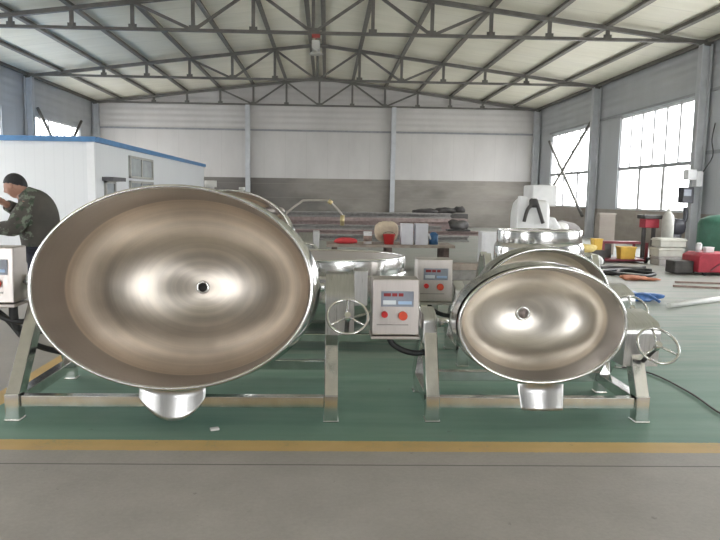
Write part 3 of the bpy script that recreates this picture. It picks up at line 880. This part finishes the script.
for s in (-1, 1):
    b = MB(); b.blob((-2.85, PY + s * .125, .045), (.29, .11, .09), 2 + s, .04); b.build('shoe', M['shoe'], man)
b = MB(); b.blob((-3.26, PY - .21, 1.06), (.16, .06, .05), 4, .05); b.cyl((-3.30, PY - .21, 1.04), (-3.30, PY - .21, .95), .02, 10)
one(b, 'hand_tool', M['red_tool'], 'small red hand tool held by the person in the olive jacket', 'tool')

# ------------------------------------------------------------------ long low platform with goods, behind the kettles
t = thing('low_platform', 'long low wooden platform holding the sack and the pale boxes', 'platform', (1.2, 12.3, 0))
b = MB()
for k in range(4): b.span((.0, 11.95 + k * .2, .46), (2.35, 12.13 + k * .2, .51))
b.build('deck', M['wood'], t)
for x in (.15, 1.15, 2.2):
    b = MB(); b.span((x - .05, 12.0, 0), (x + .05, 12.7, .46)); b.build('trestle', M['wood_dark'], t)
ZP = .51
b = MB(); b.blob((.36, 12.15, ZP + .055), (.4, .3, .11), 11, .2); one(b, 'folded_cloth', M['red_cloth'], 'crumpled red cloth at the left end of the low platform', 'cloth')
b = MB(); b.cyl((.76, 12.15, ZP), (.76, 12.15, ZP + .2), .075, 20); b.cyl((.76, 12.15, ZP + .2), (.76, 12.15, ZP + .225), .08, 20)
t = thing('paint_tin', 'small pale tin between the red cloth and the cream sack', 'tin', (.76, 12.15, ZP)); b.build('tin_body', M['carton_white'], t)
b = MB(); b.lathe([(.0765, .05), (.078, .05), (.078, .15), (.0765, .15)], 20, o=(.76, 12.15, ZP), closed=True); b.build('tin_band', M['rust'], t)
b = MB(); b.blob((1.14, 12.45, ZP + .205), (.42, .3, .40), 21, .16); one(b, 'cream_sack', M['cream_sack'], 'slumped cream sack on the platform behind a red pail', 'sack')
t = thing('red_pail', 'red pail on the low platform in front of the cream sack', 'pail', (1.15, 12.12, ZP))
b = MB(); b.lathe([(0, 0), (.085, 0), (.115, .18), (.122, .185), (.105, .18), (.08, .015), (0, .015)], 24, o=(1.15, 12.12, ZP)); b.build('pail_body', M['red_tool'], t)
b = MB(); b.tube([(1.15 + .118 * math.cos(a), 12.12 - .02, ZP + .16 + .07 * math.sin(a)) for a in [PI * i / 12 for i in range(13)]], .004, 6); b.build('pail_handle', M['dark_tool'], t)
b = MB(); b.span((1.37, 12.05, ZP), (1.585, 12.3, ZP + .385)); one(b, 'white_carton', M['lilac_box'], 'upright pale carton nearer the cream sack, left of its twin', 'carton', 'pale cartons on the low platform', bevel=.006)
b = MB(); b.span((1.635, 12.05, ZP), (1.865, 12.3, ZP + .385)); one(b, 'white_carton', M['lilac_box'], 'upright pale carton beside the blue can, right of its twin', 'carton', 'pale cartons on the low platform', bevel=.006)
t = thing('blue_can', 'blue can with a spout at the right end of the low platform', 'can', (1.99, 12.2, ZP))
b = MB(); b.cyl((1.99, 12.2, ZP), (1.99, 12.2, ZP + .19), .085, 20); b.cyl((1.99, 12.2, ZP + .19), (1.99, 12.2, ZP + .23), .08, 20, .03); b.build('can_body', M['blue_plastic'], t)
b = MB(); b.cyl((1.93, 12.15, ZP + .1), (1.88, 12.12, ZP + .2), .018, 10); b.build('spout', M['white_tube'], t)

# boards and sheets lying in front of and beyond the platform
rnd = random.Random(3)
def board(name, x0, x1, y, w, z, h, rz, mat, label, cat, group=None):
    b = MB(); b.box(((x0 + x1) / 2, y, z + h / 2), (x1 - x0, w, h), rz); one(b, name, mat, label, cat, group)
board('plank', 1.6, 3.0, 11.2, .45, 0, .16, .06, M['beam_grey'], 'grey steel plank lying on the floor right of the low platform', 'plank')
board('plank', 1.75, 2.85, 11.25, .3, .16, .10, .03, M['wood'], 'dusty brown plank lying on the grey steel plank', 'plank')
board('plank', -.6, 1.2, 10.9, .5, 0, .12, .1, M['wood_dark'], 'dark brown plank lying in front of the red cloth platform end', 'plank')
# long profiles stacked before the back wall
bl = ['lowest and nearest long grey steel profile in the stack before the back wall', 'long rusty pink profile in the stack before the back wall, front row', 'topmost long grey profile of the front stack before the back wall',
      'long pink primed profile of the rear stack before the back wall', 'topmost grey profile of the rear stack before the back wall']
spec = [(-2.5, 4.4, 20.5, .5, 0, .2, M['beam_grey']), (-1.2, 4.9, 20.6, .4, .2, .13, M['beam_pink']), (-2.2, 3.6, 20.7, .3, .33, .14, M['beam_grey']),
        (-4.0, 5.4, 25.5, .6, 0, .55, M['beam_pink']), (-4.2, 4.8, 25.6, .5, .55, .2, M['beam_grey'])]
for lab, (x0, x1, y, w, z, h, mt) in zip(bl, spec):
    b = MB(); b.span((x0, y - w / 2, z), (x1, y + w / 2, z + h * .25)); b.span((x0, y - w / 2, z + h * .75), (x1, y + w / 2, z + h)); b.span((x0, y - .04, z), (x1, y + .04, z + h))
    one(b, 'steel_profile', mt, lab, 'profile', 'steel profiles before the back wall')
b = MB(); b.blob((4.1, 20.5, .51), (.6, .5, .3), 31, .3); b.box((4.1, 20.5, .36), (.7, .4, .05)); one(b, 'dark_machine', M['dark_tool'], 'small dark iron machine on the long profiles left of the white wrapped machine', 'machine')
b = MB()
for i, (x, w) in enumerate(((4.2, 1.0), (5.0, .8), (5.6, .5))): b.blob((x, 27.8, .75 + .05 * i), (w, .5, .25), 40 + i, .3)
b.span((3.8, 27.5, 0), (5.9, 28.1, .68)); one(b, 'scrap_bin', M['dark_tool'], 'dark scrap bin heaped with offcuts against the back wall', 'bin')

# white cabinet panel and wrapped machines
t = thing('white_cabinet', 'white metal cabinet with open door left of the wrapped machine', 'cabinet', (3.42, 13.9, 0))
b = MB(); b.span((3.36, 13.9, .04), (3.72, 14.2, .66)); b.build('cabinet_body', M['carton_white'], t, bevel=.01)
b = MB(); b.span((3.235, 13.65, .03), (3.30, 13.98, .68)); b.build('cabinet_door', M['carton_white'], t)
for x in (3.4, 3.68):
    for y in (13.94, 14.16):
        b = MB(); b.span((x - .02, y - .02, 0), (x + .02, y + .02, .04)); b.build('foot', M['dark_tool'], t)
t = thing('wrapped_machine', 'machine wrapped in white film with a dark strap knotted over it', 'machine', (3.3, 11.2, 0))
b = MB(); b.blob((3.46, 11.2, .68), (.56, .5, 1.36), 51, .07, 24, 16, pw=.35); b.build('film_wrap', M['white_plastic'], t)
b = MB(); b.box((3.25, 11.03, 1.05), (.14, .12, .75), rot=Matrix.Rotation(.08, 3, 'Y')); b.build('side_panel', M['white_plastic'], t, bevel=.02)
b = MB(); b.tube(smooth_path([(3.28, 10.9, 1.0), (3.33, 10.9, 1.2), (3.42, 10.92, 1.30), (3.46, 10.92, 1.36), (3.52, 10.9, 1.2), (3.60, 10.9, .98)], 5), [.03] * 26, 8); b.blob((3.44, 10.93, 1.31), (.16, .1, .15), 6, .2); b.build('strap', M['dark_tool'], t)
t = thing('wrapped_drill_press', 'tall white wrapped machine with a boxy head overhanging its base', 'machine', (3.85, 12.0, 0))
b = MB(); b.span((3.66, 11.7, 1.25), (4.10, 12.3, 1.63)); b.build('machine_head', M['white_plastic'], t, bevel=.03)
b = MB(); b.span((3.72, 12.0, 0), (3.88, 12.3, 1.3)); b.build('machine_column', M['white_plastic'], t, bevel=.02)
b = MB(); b.prism([(3.86, 0), (4.38, 0), (4.33, .70), (4.12, 1.05), (3.86, 1.08)], 11.8, 12.3, axis='y'); b.build('machine_base', M['white_plastic'], t, bevel=.03)

# sacks, buckets and carts on the right
def sack(c, d, seed, mat, label, grp='sacks heaped at the right'):
    b = MB(); b.blob(c, d, seed, .12); one(b, 'sack', mat, label, 'sack', grp)
sack((5.15, 14.3, .22), (1.0, .7, .44), 61, M['white_sack'], 'broad white sack at the bottom of the heap behind the small kettles')
sack((4.95, 14.45, .66), (.8, .55, .44), 62, M['white_sack'], 'white sack on top of the heap behind the small kettles')
sack((5.3, 15.1, .3), (.5, .4, .6), 63, M['grey_sack'], 'small grey sack standing behind the white heap of sacks')
sack((6.15, 17.0, .40), (.85, .6, .80), 64, M['grey_sack'], 'grey sack leaning near the column behind the yellow bucket')
sack((5.28, 13.5, .14), (.85, .5, .28), 65, M['white_sack'], 'flat white sack lying in front of the heap of sacks')
sack((5.28, 13.5, .375), (.62, .35, .17), 66, M['yellow_sack'], 'limp yellow sack lying on the flat white sack')
def bucket(x, y, z, w, d, h, mat, label, name='bucket'):
    t = thing(name, label, 'bucket', (x, y, z))
    b = MB(); b.box((x, y, z + h / 2), (w * .86, d * .86, h), taper=1.14); b.build('bucket_body', mat, t, bevel=.012)
    b = MB(); b.box((x, y, z + h - .012), (w * 1.04, d * 1.04, .03)); b.build('bucket_rim', mat, t, bevel=.006)
b = MB(); b.span((5.72, 13.95, 0), (5.98, 14.3, .30)); one(b, 'dark_crate', M['dark_tool'], 'dark crate under the yellow bucket beside the white sacks', 'crate')
bucket(5.85, 14.1, .30, .2, .2, .24, M['yellow'], 'small yellow bucket standing on the dark crate beside the sacks')
t = thing('tool_cart', 'maroon tool cart with the yellow box on it, beside the sacks', 'cart', (6.5, 14.6, 0))
for x in (6.08, 7.05):
    for y in (14.3, 14.9):
        b = MB(); b.bar((x, y, .07), (x, y, .45), .05, .05); b.build('cart_post', M['maroon'], t)
        b = MB(); b.cyl((x - .02, y, .07), (x + .02, y, .07), .07, 16); b.build('cart_wheel', M['rubber'], t)
b = MB(); b.span((6.05, 14.27, .04), (7.08, 14.93, .08)); b.span((6.05, 14.65, .40), (7.08, 14.93, .45)); b.build('cart_tray', M['maroon'], t)
b = MB(); b.span((6.1, 14.65, .08), (6.42, 14.9, .39)); b.build('cart_drawer', M['dark_tool'], t)
bucket(6.66, 14.44, .08, .36, .26, .27, M['yellow'], 'yellow box with a rim sitting inside the maroon tool cart', 'yellow_box')
b = MB(); b.span((6.85, 16.4, 0), (7.25, 16.7, 1.0)); b.box((7.05, 16.55, 1.02), (.44, .34, .05)); one(b, 'grey_locker', M['side_lower'], 'plain brown-grey locker behind the maroon tool cart', 'locker', bevel=.01)
t = thing('bench_machine', 'small red machine with dark top on a stand left of the gas cylinder', 'machine', (7.45, 15.3, 0))
b = MB(); b.span((7.40, 15.15, .74), (7.74, 15.45, .95)); b.build('machine_body', M['red_paint'], t, bevel=.02)
b = MB(); b.span((7.36, 15.1, .95), (7.78, 15.5, 1.04)); b.build('machine_top', M['dark_tool'], t, bevel=.015)
b = MB(); b.bar((7.45, 15.3, 0), (7.45, 15.3, .74), .07, .07); b.bar((7.68, 15.3, 0), (7.68, 15.3, .74), .07, .07); b.span((7.36, 15.12, 0), (7.78, 15.48, .04)); b.build('stand', M['dark_tool'], t)
# gas cylinder
t = thing('gas_cylinder', 'tall pale grey gas cylinder standing behind the stack of cream crates', 'cylinder', (7.86, 15.0, 0))
b = MB(); b.lathe([(0, 0), (.12, 0), (.13, .02), (.13, .95), (.115, 1.03), (.07, 1.10), (.035, 1.13), (0, 1.13)], 28, o=(7.86, 15.0, 0)); b.build('cylinder_body', M['cyl_grey'], t)
b = MB(); b.cyl((7.86, 15.0, 1.12), (7.86, 15.0, 1.20), .035, 14); b.build('valve_cap', M['cyl_grey'], t)
for i, (z, dx, lab) in enumerate(((0, .0, 'lowest cream foam crate of the stack in front of the gas cylinder'), (.19, -.02, 'middle cream foam crate of the stack in front of the gas cylinder'), (.39, .01, 'top cream foam crate of the stack in front of the gas cylinder'))):
    b = MB(); b.span((7.12 + dx, 13.85, z), (7.68 + dx, 14.25, z + .185)); 
    b.span((7.10 + dx, 13.83, z + .13), (7.70 + dx, 14.27, z + .16))
    one(b, 'foam_crate', M['grey_sack'] if i == 0 else M['crate_cream'], lab, 'crate', 'cream crates stacked by the gas cylinder', bevel=.012)
# things fixed on the near column
t = thing('switch_box', 'black switch box fixed on the nearest right column', 'switch box', (9.0, 16.5, 1.3))
b = MB(); b.span((8.9, 16.35, 1.32), (9.18, 16.6, 1.72)); b.build('box_body', M['black_case'], t, bevel=.01)
b = MB(); b.span((8.92, 16.335, 1.5), (9.1, 16.35, 1.66)); b.build('box_door', M['panel_grey'], t)
b = MB(); b.span((9.0, 16.36, 1.9), (9.22, 16.6, 2.16)); b.span((9.24, 16.40, 1.74), (9.40, 16.6, 2.12)); one(b, 'meter_box', M['carton_white'], 'white meter box on the nearest right column above the black switch box', 'box', bevel=.01)
b = MB(); b.tube(smooth_path([(9.55, 16.3, 3.3), (9.5, 16.3, 2.9), (9.52, 16.25, 2.5), (9.42, 16.4, 2.15), (9.25, 16.5, 1.85)], 5), .015, 8); one(b, 'wall_cable', M['dark_tool'], 'thin dark cable looping down the right wall to the white meter box', 'cable')
b = MB(); b.tube(smooth_path([(8.75, 16.3, .55), (8.9, 16.3, .8), (8.98, 16.32, .95), (9.02, 16.42, 1.2)], 4), .06, 8); b.blob((8.75, 16.25, .72), (.35, .3, .4), 71, .2); b.blob((8.7, 16.25, .3), (.3, .3, .6), 72, .2); one(b, 'hose_bundle', M['black_case'], 'dark bundle of hoses hanging at the foot of the nearest right column', 'hose')
# green tank
t = thing('pressure_tank', 'dark green upright tank at the right edge behind the red machine', 'tank', (8.25, 13.6, 0))
b = MB(); b.lathe([(0, .1), (.3, .1), (.42, .16), (.42, .9), (.38, 1.0), (.2, 1.08), (0, 1.1)], 36, o=(8.35, 13.8, 0)); b.build('tank_body', M['green_tank'], t)
b = MB(); b.lathe([(.425, .3), (.435, .3), (.435, .34), (.425, .34)], 36, o=(8.35, 13.8, 0), closed=True); b.build('tank_band', M['green_tank'], t)
for a in range(3):
    q = a * 2.1 + .4; b = MB(); b.bar((8.35 + .3 * math.cos(q), 13.8 + .3 * math.sin(q), 0), (8.35 + .3 * math.cos(q), 13.8 + .3 * math.sin(q), .16), .05, .05); b.build('leg', M['dark_tool'], t)
# red machine at the right edge
t = thing('red_machine_case', 'low red metal machine case at the right edge in front of the green tank', 'machine', (7.5, 12.2, 0))
b = MB(); b.prism([(6.92, .06), (8.2, .06), (8.2, .42), (7.02, .42), (6.92, .36)], 12.0, 12.6, axis='y'); b.build('case_body', M['red_paint'], t, bevel=.02)
b = MB(); b.bar((7.15, 11.995, .1), (7.55, 11.995, .4), .025, .03, up=(0, 1, 0)); b.build('front_strut', M['maroon'], t)
b = MB(); b.span((6.55, 12.15, .02), (6.92, 12.5, .26)); b.build('motor', M['dark_tool'], t, bevel=.02)
for x in (7.1, 8.0):
    for y in (12.1, 12.5):
        b = MB(); b.cyl((x, y - .02, .04), (x, y + .02, .04), .04, 12); b.build('caster', M['rubber'], t)
b = MB(); b.cyl((6.99 + .08, 12.3, .42), (6.99 + .08, 12.3, .56), .055, 16); b.cyl((7.07, 12.3, .56), (7.07, 12.3, .60), .058, 16, .03); one(b, 'white_jar', M['carton_white'], 'white jar standing on the left end of the red machine case', 'jar')
b = MB(); b.box((7.26, 12.3, .46), (.16, .12, .08)); b.box((7.26, 12.3, .51), (.17, .13, .02)); one(b, 'white_tub', M['carton_white'], 'low white tub on the red machine case right of the white jar', 'tub', bevel=.01)

# loose bits on the floor
def wiggle(name, pts, r, mat, label, cat):
    b = MB(); b.tube(smooth_path(pts, 6), r, 8); one(b, name, mat, label, cat)
wiggle('rubber_hose', [(4.4, 11.9, .03), (4.9, 12.2, .03), (5.3, 11.9, .03), (5.7, 12.5, .03), (6.1, 12.0, .03), (5.6, 11.6, .03), (5.2, 12.1, .05), (5.9, 12.7, .03), (6.35, 12.6, .03)], .03, M['rubber'], 'black hose lying tangled on the floor before the tool cart', 'hose')
wiggle('rubber_hose', [(5.3, 12.9, .03), (5.7, 13.1, .03), (6.2, 12.95, .03), (6.5, 13.2, .03)], .03, M['dark_tool'], 'short dark hose on the floor just in front of the flat white sack', 'hose')
b = MB(); b.blob((5.45, 11.3, .03), (.5, .4, .06), 81, .5); one(b, 'cleaning_rag', M['orange_rag'], 'orange rag dropped on the floor beyond the blue film', 'rag')
b = MB(); b.blob((4.35, 9.0, .05), (.5, .4, .11), 82, .5); b.tube(smooth_path([(4.05, 8.7, .08), (4.2, 8.68, .13), (4.35, 8.72, .12), (4.5, 8.65, .03)], 4), .02, 8); one(b, 'plastic_film', M['blue_film'], 'crumpled blue film on the floor behind the right gear case', 'film')
b = MB(); b.cyl((4.46, 8.35, .035), (6.2, 9.35, .035), .036, 14); one(b, 'white_tube', M['white_tube'], 'long white tube lying on the green floor at the right', 'tube')
b = MB(); b.bar((5.6, 10.4, .02), (6.9, 10.0, .02), .03, .03); one(b, 'rusty_bar', M['rust'], 'rusty bar on the floor nearer the white tube', 'bar')
b = MB(); b.bar((5.9, 10.9, .02), (7.4, 10.6, .02), .03, .03); one(b, 'rusty_bar', M['rust'], 'rusty bar on the floor nearer the red machine case', 'bar')
wiggle('floor_cable', [(2.06, 4.2, .015), (2.25, 5.3, .01), (2.6, 5.15, .01), (2.65, 4.6, .01), (2.60, 4.1, .01), (2.7, 3.9, .01)], .006, M['dark_tool'], 'thin dark cable trailing over the floor right of the front kettle', 'cable')
b = MB(); b.box((-.65, 3.80, .012), (.05, .03, .012), .4); one(b, 'paper_scrap', M['paper'], 'tiny white scrap on the green floor under the largest kettle', 'scrap')

# ------------------------------------------------------------------ sky, camera, output
w = bpy.data.worlds.new('overcast_sky'); S.world = w; w.use_nodes = True
nt = w.node_tree; bg = nt.nodes['Background']; n = NT(nt)
dz = n.xyz(n.node('ShaderNodeTexCoord').outputs['Generated'])[2]
n.link(n.mix(n.ramp(dz, -.05, .0), (.40, .38, .34), (1, .985, .95)), bg.inputs[0])
bg.inputs[1].default_value = 14.5

f = 660.; yaw = math.radians(1.8); pitch = math.atan(75 / 660); roll = math.atan(.0147)
fw = Vector((math.sin(yaw) * math.cos(pitch), math.cos(yaw) * math.cos(pitch), -math.sin(pitch)))
r = Vector((math.cos(yaw), -math.sin(yaw), 0)); u = r.cross(fw)
r2 = math.cos(roll) * r + math.sin(roll) * u; u2 = -math.sin(roll) * r + math.cos(roll) * u
cam = bpy.data.cameras.new('camera'); co = bpy.data.objects.new('camera', cam); COL.objects.link(co)
mt = Matrix((r2, u2, -fw)).transposed().to_4x4(); mt.translation = (0, 0, 1.4); co.matrix_world = mt
cam.sensor_width = 36; cam.lens = f / 720 * 36; cam.shift_x = 13.3 / 720; cam.clip_end = 200; cam.clip_start = .05
S.camera = co
S.view_settings.view_transform = 'Standard'; S.view_settings.look = 'None'; S.view_settings.gamma = 1
S.view_settings.use_curve_mapping = False; S.view_settings.exposure = 0.0
S.cycles.use_denoising = True
S.cycles.max_bounces = 10; S.cycles.diffuse_bounces = 6; S.cycles.glossy_bounces = 6; S.cycles.transparent_max_bounces = 12
S.cycles.sample_clamp_indirect = 8
